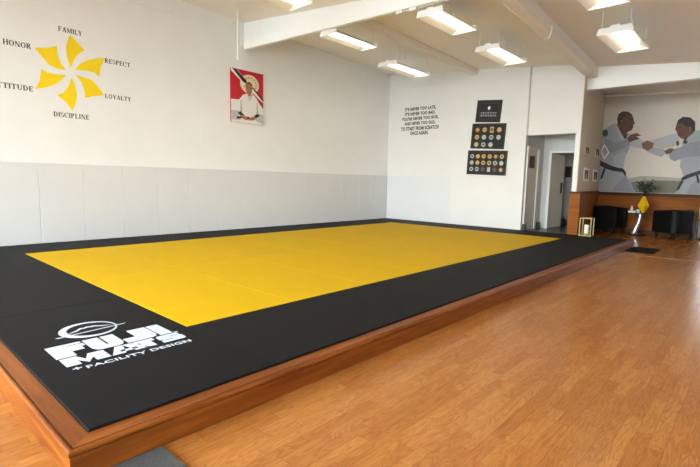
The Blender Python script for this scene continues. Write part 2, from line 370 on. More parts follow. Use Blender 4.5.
# block alphabet with serifs, drawn as polygons on a 1-unit cap height
def serif_word(word):
    polys = []; X = 0.; TK, TN, SF = .19, .075, .06
    def box(a, c, d, e): polys.append([(X+a, d), (X+c, d), (X+c, e), (X+a, e)])
    def stem(x, w=TK, lo=0., hi=1.):
        box(x, x+w, lo, hi)
        if lo == 0: box(x-.06, x+w+.06, 0, SF)
        if hi == 1: box(x-.06, x+w+.06, 1-SF, 1)
    def dia(x0, y0, x1, y1, w): polys.append([(X+x0, y0), (X+x0+w, y0), (X+x1+w, y1), (X+x1, y1)])
    def arc(cx, cy, rx, ry, a0, a1, wx=TK, wy=TN, n=14):
        for i in range(n):
            q = []
            for t, inn in ((i, 0), (i+1, 0), (i+1, 1), (i, 1)):
                a = math.radians(a0+(a1-a0)*t/n)
                q.append((X+cx+(rx-inn*wx)*math.cos(a), cy+(ry-inn*wy)*math.sin(a)))
            polys.append(q)
    for ch in word:
        if ch == 'I': stem(.07); w = .33
        elif ch in 'FE':
            stem(.07); box(.07, .6, 1-TN, 1); box(.53, .6, .76, 1); box(.2, .46, .47, .47+TN); box(.42, .48, .38, .63)
            if ch == 'E': box(.07, .62, 0, TN); box(.56, .62, 0, .26)
            w = .68
        elif ch == 'L': stem(.07); box(.07, .6, 0, TN); box(.53, .6, 0, .28); w = .66
        elif ch == 'T': stem(.27); box(.02, .71, 1-TN, 1); box(.02, .09, .74, 1); box(.64, .71, .74, 1); w = .73
        elif ch == 'H': stem(.07); stem(.57); box(.2, .6, .47, .47+TN); w = .83
        elif ch == 'N': stem(.1, TN); stem(.66, TN); dia(.56, 0, .06, 1, .2); w = .83
        elif ch == 'M': stem(.09, TN); stem(.74, TK); dia(.4, .05, .07, 1, .18); dia(.42, .05, .78, 1, .08); w = 1.0
        elif ch == 'A': dia(.05, 0, .36, 1, .08); dia(.56, 0, .32, 1, .2); box(.2, .6, .3, .3+TN); box(0, .22, 0, SF); box(.5, .82, 0, SF); w = .82
        elif ch == 'Y': stem(.29, TK, 0, .5); dia(.29, .42, .02, 1, .2); dia(.37, .42, .62, 1, .08); box(-.02, .28, 1-SF, 1); box(.54, .78, 1-SF, 1); w = .76
        elif ch in 'RP':
            stem(.07); arc(.3, .74, .32, .26, -90, 90); box(.2, .3, 1-TN, 1); box(.2, .3, .48, .48+TN)
            if ch == 'R': dia(.5, 0, .28, .5, .2); box(.5, .8, 0, SF)
            w = .78 if ch == 'R' else .68
        elif ch == 'D': stem(.07); arc(.3, .5, .44, .5, -90, 90); box(.2, .3, 1-TN, 1); box(.2, .3, 0, TN); w = .8
        elif ch == 'O': arc(.4, .5, .4, .51, 0, 360, n=22); w = .82
        elif ch == 'C': arc(.4, .5, .4, .51, 50, 310, n=18); box(.6, .67, .68, .98); w = .74
        elif ch == 'U': stem(.07, TK, .3); stem(.6, TN, .3); arc(.37, .32, .3, .33, 180, 360, wx=.14); w = .78
        elif ch == 'S': arc(.28, .73, .25, .28, 60, 270, wx=.13, wy=.09); arc(.3, .27, .26, .29, -120, 90, wx=.15, wy=.09); box(.42, .48, .72, .98); box(.05, .11, .02, .3); w = .58
        X += w+.07
    return polys

# ------------------------------------------------------------------ logo on the corner mat: text runs along +y, its top towards -x
def lg(polys, x_base, y_base, name, thick=.0012):
    """polys in (right, up) metres -> flat print on the mat"""
    b = MB(); ox, oy = (FX[2]+FX[3])/2, YA/2
    for P in polys: b.prism([(x_base-py-ox, y_base+px-oy, MT) for px, py in P], (0, 0, thick), M_LOGO)
    return b.build(name, logo_mat)
def blk(rects): return [[(a, d), (c, d), (c, e), (a, e)] for a, c, d, e in rects]
H = .235
fuji = blk([(0,.105,0,H), (.105,.197,.145,.19), (.105,.190,.202,H), (.105,.17,.075,.145)])                                   # F
fuji[3] = [(.105,.085), (.175,.085), (.175,.145), (.105,.145)]
fuji += [[(.205,H),(.295,H),(.295,.075),(.309,.062),(.309,0),(.25,0),(.222,.012),(.205,.05)],
         [(.309,H),(.389,H),(.389,.05),(.372,.012),(.345,0),(.309,0),(.309,.062),(.309,.075)]]                                   # U
fuji += [[(.480,H),(.600,H),(.600,.05),(.585,.012),(.555,0),(.4,0),(.4,.088),(.463,.088),(.480,.088)]]                      # J
fuji += blk([(.610,.690,0,H)])                                                                                               # I
lg(fuji, 5.203, .138, 'logo_lettering')
h2 = .137
mats = [[(0,0),(.075,0),(.075,h2),(0,h2)], [(.075,.07),(.116,.0),(.116,.06),(.085,h2),(.075,h2)], [(.116,0),(.157,.07),(.157,h2),(.147,h2),(.116,.06)], blk([(.157,.232,0,h2)])[0]]
mats += [[(.240,0),(.318,0),(.348,h2),(.300,h2)], [(.348,h2),(.378,0),(.458,0),(.398,h2)], blk([(.300,.40,.025,.055)])[0]]
mats += blk([(.408,.532,.095,h2), (.436,.505,0,.095)])
mats += [[(.553,0),(.690,0),(.706,.014),(.706,.076),(.692,.089),(.626,.089),(.626,.099),(.700,.099),(.700,h2),(.570,h2),(.553,.122),(.553,.063),(.570,.049),(.632,.049),(.632,.038),(.553,.038)]]
lg(mats, 5.357, .145, 'logo_lettering')
for t_, y_, w_ in (('FACILITY', .222, .330), ('DESIGN', .578, .259)):
    vs, fs = text_mesh(t_, 1, .012, 'LEFT', 1.05); vs = fit(vs, w_, .042)
    lg([[vs[i] for i in f] for f in fs], 5.448, y_, 'logo_lettering')
vs = [(.0,.013),(.017,.013),(.017,0),(.027,0),(.027,.013),(.044,.013),(.044,.023),(.027,.023),(.027,.036),(.017,.036),(.017,.023),(0,.023)]
lg([vs], 5.428, .158, 'logo_lettering')
lg(blk([(.0,.012,0,.003),(.0045,.0075,-.010,.003),(.014,.017,-.010,.003),(.024,.027,-.010,.003),(.014,.027,0,.003)]), 5.205, .835, 'logo_lettering')
ring = []
for i in range(48):
    q = []
    for t, inn in ((i, 0), (i+1, 0), (i+1, 1), (i, 1)):
        a = 2*PI*t/48; cx = .018 if inn else 0; r = .148 if inn else .176
        q.append((cx+r*math.cos(a)*1.0, r*math.sin(a)))
    ring.append(q)
ring += [[(-.215,-.06),(-.15,-.052),(.23,-.025),(.24,-.022),(.22,-.036),(-.15,-.066),(-.20,-.072)]]
ring2 = [[(-.135,-.022),(-.07,.025),(-.035,.062),(-.015,.055),(.01,.07),(.03,.058),(.05,.064),(.09,.03),(.15,.0),(.09,.012),(.05,.04),(.03,.036),(.01,.045),(-.015,.032),(-.035,.036),(-.07,.0)]]
lg(ring, 4.752, .455, 'logo_emblem'); lg(ring2, 4.752, .455, 'logo_mountain')

# ------------------------------------------------------------------ padded wall panels
PG = 'padded wall panels along the left wall'
p0 = None
for k in range(16):
    yb = D-.61*k; ya = yb-.61
    if p0 is None:
        b = MB(); b.box(-.036, 0, -.6088, -.0012, 0, 1.215, M_PAD)
        p0 = b.build('wall_panel', None, (0, yb, 0), 0, .006, 3); o = p0
    else: o = p0.copy(); COL.objects.link(o); o.location = (0, yb, 0)
    tag(o, 'white padded wall panel on the left wall, %s counted from the far corner' % nth(k+1), 'wall pad', PG)
b = MB(); b.box(.003, 2.037, 0, .037, 0, 1.215, M_PAD)
tag(b.build('wall_panel', None, (0, D, 0), 0, .006, 3), 'wide white padded panel on the back wall below the slogan', 'wall pad')

# ------------------------------------------------------------------ emblem on the left wall
WX = -.04
em = thing('wall_emblem', 'yellow six-bladed pinwheel emblem ringed by black value words on left wall', 'wall decal', (WX, 1.9, 2.6))
PET = [[(345,22),(380,62),(415,100),(385,118),(362,150),(347,187),(328,130),(325,80),(335,45)],
 [(368,195),(395,165),(430,148),(470,140),(515,140),(495,180),(488,230),(465,210),(430,200)],
 [(372,222),(410,232),(450,245),(475,270),(512,320),(460,325),(418,335),(415,300),(400,255)],
 [(352,235),(370,270),(378,320),(372,360),(358,398),(325,355),(280,320),(310,310),(335,280)],
 [(325,222),(290,258),(250,275),(215,285),(172,290),(195,250),(203,190),(235,210),(280,218)],
 [(325,197),(280,190),(240,170),(205,130),(168,86),(230,88),(278,78),(285,130),(300,165)]]
for P in PET:
    pts = [at('x', WX, x/4.914, 30+y/4.914)-em.location for x, y in P]
    b = MB(); b.prism([(0, p.y, p.z) for p in pts], (.0015, 0, 0), M_PETAL); b.build('petal', em)
for w, y0, y1, z0, hh in (('FAMILY', 1.758, 2.086, 3.200, .072), ('HONOR', 1.06, 1.400, 2.853, .074), ('ATTITUDE', .885, 1.392, 2.251, .074),
                          ('RESPECT', 2.405, 2.805, 2.864, .07), ('LOYALTY', 2.389, 2.806, 2.303, .07), ('DISCIPLINE', 1.640, 2.136, 1.926, .072)):
    pl = serif_word(w); xa = min(p[0] for q in pl for p in q); xb = max(p[0] for q in pl for p in q)
    b = MB()
    for q in pl: b.prism([(0, y0+(px-xa)/(xb-xa)*(y1-y0)-1.9, z0+py*hh-2.6) for px, py in q], (.0012, 0, 0), M_TEXT)
    b.build('word', em)

# ------------------------------------------------------------------ portrait canvas on the left wall
def artm(name, rgb): return mat('print_'+name, rgb, .6, var=.03, scale=14)
b = MB()
Y0, Y1, Z0, Z1 = 4.755, 5.55, 2.185, 3.235
b.box(0, .03, 0, Y1-Y0, 0, Z1-Z0, artm('red', (196, 24, 40)))
lay = [0]
def ap(pts, m):
    lay[0] += 1
    b.prism([(.03, (x-46)/210*(Y1-Y0), (1-(y-48)/370)*(Z1-Z0)) for x, y in pts], (.0004*lay[0], 0, 0), m)
def ell(cx, cy, rx, ry, n=24): return [(cx+rx*math.cos(2*PI*i/n), cy+ry*math.sin(2*PI*i/n)) for i in range(n)]
gi, gi2, skin, cream, blk_, gold = artm('gi', (232, 230, 226)), artm('gi_fold', (188, 188, 190)), artm('skin', (172, 118, 88)), artm('cream', (228, 214, 186)), artm('black', (22, 20, 22)), artm('gold', (196, 150, 70))
ap([(46,262),(100,258),(120,220),(200,225),(256,300),(256,418),(46,418)], gi)
ap(ell(165, 140, 62, 68), cream)
for i in range(14):
    a = 2*PI*i/14; ap(ell(168+40*math.cos(a), 138+44*math.sin(a), 6, 6, 8), gold)
ap([(46,48),(82,52),(256,238),(256,256),(230,236),(46,66)], artm('white', (236,232,226)))
ap([(52,48),(78,52),(146,120),(140,140),(118,128)], blk_); ap([(176,158),(190,160),(256,232),(256,250)], blk_)
ap([(138,150),(142,132),(160,122),(176,132),(182,158),(180,190),(168,214),(152,214),(140,190)], skin)     # head
ap([(136,160),(140,134),(158,122),(178,132),(184,160),(178,150),(160,140),(144,146)], artm('hair', (120, 78, 50)))
ap([(147,166),(156,164),(156,168),(147,170)], blk_); ap([(166,164),(175,166),(175,170),(166,168)], blk_); ap([(154,196),(170,196),(162,200)], artm('lip', (140, 70, 60)))
ap([(130,215),(150,206),(162,236),(176,206),(196,216),(220,250),(232,330),(210,380),(110,380),(92,330),(100,250)], gi)
ap([(150,206),(162,236),(176,206),(184,210),(164,262),(146,212)], gi2)
ap([(104,262),(110,262),(116,340),(100,346)], gi2); ap([(216,262),(210,262),(206,340),(222,346)], gi2)
ap([(46,340),(96,336),(120,372),(100,400),(46,405)], gi2); ap([(256,345),(214,336),(196,372),(214,400),(256,408)], gi2)
ap([(84,352),(104,340),(126,362),(118,380)], blk_); ap([(232,352),(212,340),(190,362),(198,380)], blk_)
ap([(78,380),(120,372),(120,382),(80,396)], blk_)
ap([(108,362),(130,366),(148,378),(146,396),(124,392),(110,380)], skin); ap([(204,362),(182,366),(160,378),(160,396),(184,392),(202,380)], skin)
ap(ell(152, 380, 9, 11, 12), artm('dark_red', (150, 16, 36)))
tag(b.build('wall_picture', None, (WX, Y0, Z0)), 'unframed red canvas print of a seated person in white uniform on left wall', 'picture')

# hanging cord near the left wall
P = at('x', .62, 240, -6); P.z = zc(P.x, P.y)+.01; Q = at('x', .62, 238, 58)
b = MB(); b.tube([(0, 0, 0), (0, 0, P.z-Q.z)], .019, M_WHITE, 10)
b.lathe([(0,-.03),(.02,-.03),(.024,-.01),(.016,.02),(0,.02)], M_WHITE, 12)
tag(b.build('hanging_rod', None, (Q.x, Q.y, Q.z)), 'thin white rod hanging from ceiling in front of the red canvas print', 'rod')
b = MB(); b.box(0, .012, -.13, -.03, 0, .26, M_WALL); b.tube([(.02, -.09, .26), (.02, -.09, -.02)], .008, M_WHITE)
tag(b.build('beam_bracket', None, (-.04, 5.09, 3.72), 0, .003), 'small grey bracket plate on the left wall beside the white beam end', 'bracket')

# ------------------------------------------------------------------ slogan on the back wall
sl = thing('wall_slogan', 'six-line black slogan lettering on the back wall above the pad', 'wall decal', (1.0, D+.04, 2.7))
rows = [("IT'S NEVER TOO LATE,", .985), ("IT'S NEVER TOO BAD,", .97), ("YOU'RE NEVER TOO SICK,", 1.17), ("AND NEVER TOO OLD,", .98), ("TO START FROM SCRATCH", 1.20), ("ONCE AGAIN.", .58)]
for i, (t, w) in enumerate(rows):
    vs, fs = text_mesh(t, 1, .045, 'LEFT', 1.06)
    yt = sorted(v[1] for v in vs); vs = fit(vs, w)
    mx_ = max(v[1] for v in vs); vs = [(x, y*.102/mx_) for x, y in vs]
    zb = 3.06-.1275*i-.102
    b = MB(); b.add([(1.0-w/2+x-1.0, -.0012, zb+y-2.7) for x, y in vs], fs, M_TEXT); b.build('text_line', sl)

# ------------------------------------------------------------------ medal displays on the back wall
def frame(x0, x1, z0, z1, label, tilt):
    t = thing('display_frame', label, 'display frame', ((x0+x1)/2, D, z0), 0, 'black display frames on the back wall')
    t.rotation_euler.y = tilt   # hung slightly askew
    w, hh = (x1-x0)/2, z1-z0; e = .035
    b = MB(); b.box(-w, -w+e, -.035, 0, 0, hh, M_BLACK); b.box(w-e, w, -.035, 0, 0, hh, M_BLACK); b.box(-w+e, w-e, -.035, 0, 0, e, M_BLACK); b.box(-w+e, w-e, -.035, 0, hh-e, hh, M_BLACK)
    b.build('frame', t, bevel=.004)
    b = MB(); b.box(-w+e, w-e, -.012, 0, e, hh-e, mat('black_backing', (30, 28, 28), .7, var=.1)); b.build('backing', t)
    return t, w, hh
MG, MSV, MBZ, MDK = mat('gold_medal', (196, 160, 96), .35, .5, var=.15, scale=40), mat('silver_medal', (176, 176, 174), .35, .5, var=.12, scale=40), mat('bronze_medal', (160, 112, 76), .35, .5, var=.15, scale=40), mat('dull_medal', (84, 80, 78), .5, .4, var=.2, scale=40)
def medal(t, x, z, r, m, m2, shape=0):
    b = MB(); n = 20
    if shape == 1:
        b.box(x-r*.85, x+r*.85, -.024, -.012, z-r*1.25, z+r*1.25, m); b.box(x-r*.5, x+r*.5, -.028, -.024, z-r*.7, z+r*.7, m2)
    else:
        pts = [(x+r*(1+.10*math.cos(8*a) if shape == 2 else 1)*math.cos(a), -.012, z+r*(1+.10*math.cos(8*a) if shape == 2 else 1)*math.sin(a)) for a in [2*PI*i/32 for i in range(32)]]
        b.prism(pts, (0, -.012, 0), m)
        b.prism([(x+.52*(p[0]-x), -.024, z+.52*(p[2]-z)) for p in pts], (0, -.003, 0), m2)
    b.build('medal', t)
t, w, hh = frame(2.663, 3.288, 2.515, 3.03, 'small black frame with white emblem and text, topmost of three on back wall', .075)
b = MB()
iw, i0, i1 = w-.075, .075, hh-.075
for r in ((-iw, iw, i0, i0+.006), (-iw, iw, i1-.006, i1), (-iw, -iw+.006, i0, i1), (iw-.006, iw, i0, i1)): b.box(r[0], r[1], -.014, -.012, r[2], r[3], MDK)
b.prism([(.03*math.cos(a), -.012, .335+.042*math.sin(a)) for a in [2*PI*i/16 for i in range(16)]], (0, -.003, 0), M_WHITE)
b.box(-.07, .07, -.014, -.012, .265, .275, MDK)
for z, hgt, ws in ((.205, .032, (.03,.05,.03,.06,.04,.05,.03)), (.135, .045, (.05,.03,.05,.04,.05,.03,.04))):
    tot = sum(ws)+.018*(len(ws)-1); x = -tot/2
    for q in ws: b.box(x, x+q, -.014, -.012, z, z+hgt, mat('pale_print', (140, 138, 136), .6)); x += q+.018
b.build('printed_card', t)
t, w, hh = frame(2.57, 3.425, 1.885, 2.485, 'black display frame with eleven medals in three rows, middle of three', .05)
cols = [[(MBZ,MG,2),(MG,MBZ,0),(MG,MDK,1),(MG,MG,2)], [(MG,MBZ,0),(MSV,MSV,0),(MSV,MDK,0),(MSV,MSV,2)], [(MG,MSV,0),(MSV,MDK,0),(MSV,MSV,2)]]
for r, row in enumerate(cols):
    for c, (m, m2, sh) in enumerate(row): medal(t, -.285+.185*c, hh-.15-.175*r, .054, m, m2, sh)
t, w, hh = frame(2.498, 3.505, 1.262, 1.845, 'black display frame with eighteen medals in three rows, lowest of three', .035)
cols = [[(MSV,MDK,0),(MG,MG,0),(MG,MBZ,0),(MG,MBZ,2),(MBZ,MG,0),(MG,MDK,0)], [(MSV,MSV,0),(MG,MG,2),(MG,MDK,2),(MG,MDK,2),(MSV,MDK,2),(MSV,MSV,2)], [(MSV,MDK,2),(MSV,MDK,2),(MDK,MDK,0),(MSV,MG,1),(MDK,MDK,0),(MBZ,MG,2)]]
for r, row in enumerate(cols):
    for c, (m, m2, sh) in enumerate(row): medal(t, -.39+.153*c, hh-.14-.155*r, .05 if sh != 1 else .042, m, m2, sh)

# conduit at the right end of the back wall
b = MB(); b.tube([(0, 0, 0), (0, 0, 1.52)], .013, M_PIPE, 10)
for z in (.2, .8, 1.35): b.box(-.022, .022, -.012, .016, z, z+.02, M_PIPE)
tag(b.build('conduit_pipe', None, (3.945, D-.016+.016, 2.17)), 'thin grey conduit running down the back wall edge right of the frames', 'pipe')

# ------------------------------------------------------------------ ceiling lights
def make_light(L=1.18, W=.46, lab='', hz=.25):
    t = thing('ceiling_light', lab, 'ceiling light', (0, 0, 0), 0, 'hanging fluorescent reflector lights')
    w = W/2; hl = L/2; hgt = .08
    b = MB(); prof = [(-w, 0), (-.085, hgt-.004), (.085, hgt-.004), (w, 0)]; pr2 = [(-w, .004), (-.085, hgt), (.085, hgt), (w, .004)]
    for i in range(3):
        a, c, d, e = prof[i], prof[i+1], pr2[i+1], pr2[i]
        b.hexa([(a[0],-hl,a[1]),(a[0],hl,a[1]),(c[0],hl,c[1]),(c[0],-hl,c[1]),(e[0],-hl,e[1]),(e[0],hl,e[1]),(d[0],hl,d[1]),(d[0],-hl,d[1])], M_REFL)
    b.build('reflector', t)
    for s in (-1, 1):
        b = MB(); b.prism([(-w, s*hl, -.003), (w, s*hl, -.003), (w, s*hl, .028), (w-.02, s*hl, hgt+.006), (-w+.02, s*hl, hgt+.006), (-w, s*hl, .028)], (0, s*.006, 0), M_WHITE); b.build('end_plate', t)
    b = MB(); b.box(-.06, .06, -hl, hl, hgt, hgt+.035, M_WHITE); b.build('ballast_housing', t, bevel=.004)
    for x in (-.04, .04):
        b = MB(); b.tube([(x, -hl+.03, .035), (x, hl-.03, .035)], .016, M_TUBE, 10); b.build('tube', t)
        for ya in (-hl, hl-.03): b = MB(); b.box(x-.014, x+.014, ya, ya+.03, .02, hgt, M_WHITE); b.build('lamp_holder', t)
    return t
SPEC = [  # x centre, y near, y far, z bottom, width, label
 (2.28, 5.19, 6.28, 3.53, .40, 'lit hanging strip light nearest behind the white beam, by the left wall'),
 (1.87, 7.38, 8.66, 3.50, .50, 'lit hanging strip light in the far left, above the slogan corner'),
 (4.30, 4.93+.28, 6.22, 3.43, .44, 'lit hanging strip light behind the beam between the two joists'),
 (4.24, 7.17, 8.36, 3.38, .46, 'lit hanging strip light above the medal frames, before the conduit'),
 (6.31, 6.85, 7.98, 3.20, .46, 'lit hanging strip light at the right, in front of the lobby'),
 (6.49, 4.55, 5.72, 3.20, .46, 'lit hanging strip light cut by the top edge at the right'),
 (3.04, 2.75, 3.88, 3.45, .48, 'lit hanging strip light on the near side of the white beam'),
]
for i, (x, ya, yb, z, w, lab) in enumerate(SPEC):
    t = make_light(yb-ya, w, lab); t.location = (x, (ya+yb)/2, z)
    hl = (yb-ya)/2
    for s in (-1, 1):
        b = MB(); zt = min(zc(x-.2, (ya+yb)/2+s*hl*.9), zc(x+.2, (ya+yb)/2+s*hl*.9))-z
        for q in (-1, 1):
            b = MB(); b.tube([(q*(w/2-.05), s*hl*.9, .05), (q*(w/2-.05), s*hl*.9, zc(x+q*(w/2-.05), (ya+yb)/2+s*hl*.9)-z+.004)], .0045, M_WHITE, 6); b.build('hanger', t)
    zt = zc(x, (ya+yb)/2-hl*.5)-z
    b = MB(); pts = [(.0, -hl*.6, .11), (.05, -hl*.62, .15), (.12, -hl*.5, .17), (.14, -hl*.3, .20), (.10, -hl*.25, zt-.03), (.10, -hl*.25, zt+.004)]
    b.tube(pts, .006, M_WHITE, 6); b.build('power_cable', t)
# conduit along the beam foot, with elbow boxes
b = MB(); zz = lambda x: 3.655-.0242*(x+.04)
b.tube([(3.82, 5.14, zz(3.82)-.012), (5.9, 5.14, zz(5.9)-.012)], .012, M_PIPE, 8)
for x in (3.78, 4.02): b.box(x, x+.11, 5.10, 5.165, zz(x)-.045, zz(x)-.002, M_WHITE)
tag(b.build('beam_conduit', None, (0, 0, 0)), 'pale conduit with white junction boxes along the beam bottom', 'pipe')
# hooked cable on the right joist
b = MB()
q0 = Vector((5.30, 7.55, 3.60))
pts = []
for u_, v_ in ((552, 26), (551, 33), (549.5, 38), (547, 39.8), (544.5, 38.5)):
    p = at('x', 5.45, u_, v_); pts.append(p)
o0 = pts[0].copy()
b.tube([p-o0 for p in pts], .008, M_WHITE, 6)
tag(b.build('cable_hook', None, o0), 'white hooked cable end dangling at the right ceiling joist', 'cable')

# ------------------------------------------------------------------ recess doors
d1 = tag(MB().build('door_2'), kind='structure') if False else None
b = MB(); b.box(3.86, 3.935, 10.12, 10.70, -.02, 1.87, M_DOOR)
d1 = struct('door_2', b)
b = MB()
b.box(3.90, 3.96, 10.70, 10.80, -.02, 1.93, M_JAMB); b.box(3.90, 3.96, 10.04, 10.12, -.02, 1.93, M_JAMB); b.box(3.90, 3.96, 10.12, 10.70, 1.87, 1.93, M_JAMB)
b.build('door_frame', d1)
b = MB(); b.box(3.935, 3.95, 10.20, 10.50, 1.44, 1.72, M_PLAQ)
tag(b.build('door_plaque', None, (0, 0, 0), 0, .003), 'dark brown plaque on the white door in the left of the recess', 'sign')
dr = Vector((math.sin(math.radians(4)), math.cos(math.radians(4)), 0)); nr = Vector((dr.y, -dr.x, 0)); o0 = Vector((4.13, 11.20, 0))
def slab(b, a0, a1, n0, n1, z0, z1, m):
    q = [o0+dr*a+nr*n for a, n in ((a0, n0), (a1, n0), (a1, n1), (a0, n1))]
    b.hexa([(p.x, p.y, z0) for p in q]+[(p.x, p.y, z1) for p in q], m)
b = MB(); slab(b, 0, .74, -.04, 0, -.01, 1.82, M_DOOR); d2 = struct('door_3', b)
b = MB(); slab(b, .56, .60, .0, .03, .85, 1.12, M_BLACK); b.build('door_handle', d2)
b = MB(); b.box(4.07, 4.13, 11.085, 11.25, -.02, 1.88, M_JAMB); b.box(4.13, 4.87, 11.095, 11.24, 1.825, 1.87, M_JAMB); b.build('door_frame', d2)
b = MB(); b.box(3.82, 3.98, BACK-.215, BACK-.2, 1.28, 1.58, M_PLAQ)
tag(b.build('corridor_sign', None), 'small dark sign on the corridor wall beyond the open door', 'sign')
for (x, y, lab) in ((3.985, 9.99, 'black doorstop block at the back wall edge left of the recess'), (3.985, 10.86, 'black doorstop block between the two recess doors')):
    b = MB(); b.hexa([(-.04,-.045,0),(.04,-.045,0),(.04,.045,0),(-.04,.045,0),(-.03,-.035,.16),(.03,-.035,.16),(.03,.035,.16),(-.03,.035,.16)], M_BLACK)
    tag(b.build('doorstop', None, (x, y, -.02), 0, .006), lab, 'doorstop', 'black doorstops by the recess doors')
b = MB(); b.lathe([(0,0),(.09,0),(.115,.04),(.11,.14),(.07,.19),(.03,.2),(0,.2)], M_BLACK, 20); b.tube([(-.05,0,.19),(-.03,0,.25),(.03,0,.25),(.05,0,.19)], .01, M_BLACK)
P = at('z', -.02, 561.5, 225.5)
tag(b.build('bag', None, (P.x, P.y, -.02)), 'small black bag on the floor beside the open corridor door', 'bag')

# ------------------------------------------------------------------ small photographs on the lobby wall
ang = -math.atan(.115)*-1
for (u0, v0, u1, v1, lab, white) in ((584.5,145,588.8,156,'upper left of four small framed photos on tan lobby wall',0), (595,147,599,157.5,'upper right of four small framed photos on tan lobby wall',0),
                              (583.3,168,588,181,'lower left of four small framed photos on tan lobby wall',1), (592.8,170,597,181.5,'lower right of four small framed photos on tan lobby wall',1)):
    # depth along the skewed wall
    def hit(u, v):
        d = rt*((u-350)/F_PX)+dn*((v-233.5)/F_PX)+fw
        tt = (5.09+.13*D-CAM.x-.13*CAM.y)/(d.x+.13*d.y); return CAM+d*tt
    A, B_ = hit(u0, (v0+v1)/2), hit(u1, (v0+v1)/2); zt, zb = hit((u0+u1)/2, v0).z, hit((u0+u1)/2, v1).z
    L_ = (B_-A).length
    t = thing('photo_frame', lab, 'framed photo', (A.x, A.y, zb), math.atan(.13), 'small framed photos on the lobby wall')
    hh = zt-zb; e = .045
    b = MB(); fm = M_WHITE if white else mat('photo_mount', (206, 194, 180), .6)
    b.box(0, .02, 0, e, 0, hh, fm); b.box(0, .02, L_-e, L_, 0, hh, fm); b.box(0, .02, e, L_-e, 0, e, fm); b.box(0, .02, e, L_-e, hh-e, hh, fm); b.build('frame', t)
    b = MB(); b.box(0, .012, e, L_-e, e, hh-e, artm('photo_dark', (70, 62, 58))); b.prism([(.012, L_*.35, e), (.012, L_*.65, e), (.012, L_*.6, hh*.55), (.012, L_*.4, hh*.55)], (.001, 0, 0), artm('photo_shirt', (180, 172, 166)))
    b.prism([(.012, L_*.5+.035*math.cos(a), hh*.66+.05*math.sin(a)) for a in [2*PI*i/12 for i in range(12)]], (.0012, 0, 0), artm('photo_skin', (130, 92, 72))); b.build('print', t)

# ------------------------------------------------------------------ roller shade printed with two grappling people (flat print)
MY = BACK-.03
sh = thing('roller_shade', 'large printed shade of two grappling people in white uniforms, lobby back wall', 'mural', (5.7, MY, .9))
xl, xr_ = lobx(MY)+.005, 6.93
b = MB(); b.tube([(xl-5.7+.04, -.16, 2.535), (xr_+.2-5.7, -.16, 2.42)], .03, mat('rod_enamel', (252, 246, 236), .4), 12); b.build('rod', sh)
b = MB(); base_m = artm('backdrop', (222, 211, 198))
b.prism([(xl-5.7, 0, .01), (xr_-5.7, 0, .01), (xr_-5.7, 0, 2.42), (xl-5.7, 0, 2.53)], (0, .006, 0), base_m)
lay = [0]
def mp(pts, m, ox=None, oy=95., sc=4.667):
    lay[0] += 1; off = .0006*lay[0]; P = []
    for x, y in pts:
        p = at('y', MY, ox+x/sc, oy+y/sc)
        P.append((min(max(p.x, xl), xr_)-5.7, -off, min(max(p.z, .915), 3.38)-.9))
    b.flat(P, m)
LX, RX = 592., 640.
G1, G2, G3 = artm('uniform', (166, 168, 174)), artm('uniform_fold', (146, 149, 157)), artm('uniform_light', (184, 185, 187))
SK, SK2, HR, BL = artm('dark_skin', (104, 68, 52)), artm('dark_skin_light', (132, 90, 70)), artm('dark_hair', (44, 34, 32)), artm('belt', (40, 36, 42))
GR1, GR2 = artm('grass', (118, 120, 100)), artm('far_grass', (172, 168, 152))
mp([(150,392),(230,378),(330,382),(470,392),(470,470),(150,470)], GR2, LX); mp([(150,412),(260,398),(350,400),(470,404),(470,470),(150,470)], GR1, LX)
mp([(30,335),(60,340),(150,355),(168,385),(188,425),(200,470),(20,470)], G1, LX)                 # trousers
mp([(95,470),(110,420),(150,380),(172,400),(196,470)], G2, LX)
mp([(36,315),(45,230),(50,175),(72,150),(108,130),(128,160),(150,196),(162,180),(176,178),(188,200),(182,230),(174,250),(162,275),(152,300),(146,348),(110,345),(60,330)], G1, LX)
mp([(95,290),(150,262),(160,278),(150,302),(146,340),(110,338)], G3, LX); mp([(104,136),(114,132),(150,198),(146,230),(136,212)], G3, LX)
mp([(175,212),(215,203),(254,222),(250,248),(205,248),(178,236)], G3, LX)
mp([(58,200),(85,212),(112,224),(140,212),(168,205),(180,226),(152,246),(112,266),(78,272),(58,250)], G2, LX)
mp([(112,132),(135,150),(166,168),(160,206),(150,200),(130,166)], HR, LX)
mp([(117,112),(125,88),(145,76),(170,78),(188,92),(194,112),(200,134),(193,140),(193,150),(184,166),(166,172),(158,196),(140,176),(122,150)], SK, LX)
mp([(117,112),(125,88),(145,76),(170,78),(186,90),(172,92),(152,96),(140,112),(138,135),(126,140)], artm('shaved_hair', (74, 52, 42)), LX)
mp([(134,118),(142,116),(144,132),(137,136)], SK2, LX); mp([(176,112),(190,110),(190,114),(177,117)], HR, LX); mp([(180,148),(192,147),(190,151),(180,152)], HR, LX)
mp([(164,202),(184,184),(210,177),(230,190),(206,194),(224,204),(192,214),(176,222)], SK, LX)
mp([(34,306),(60,316),(100,334),(146,344),(160,362),(157,380),(142,360),(95,354),(60,342),(34,330)], BL, LX); mp([(56,340),(64,346),(48,392),(38,390)], BL, LX)
mp(ell(62, 178, 14, 17, 16), artm('green_patch', (52, 84, 62)), LX)
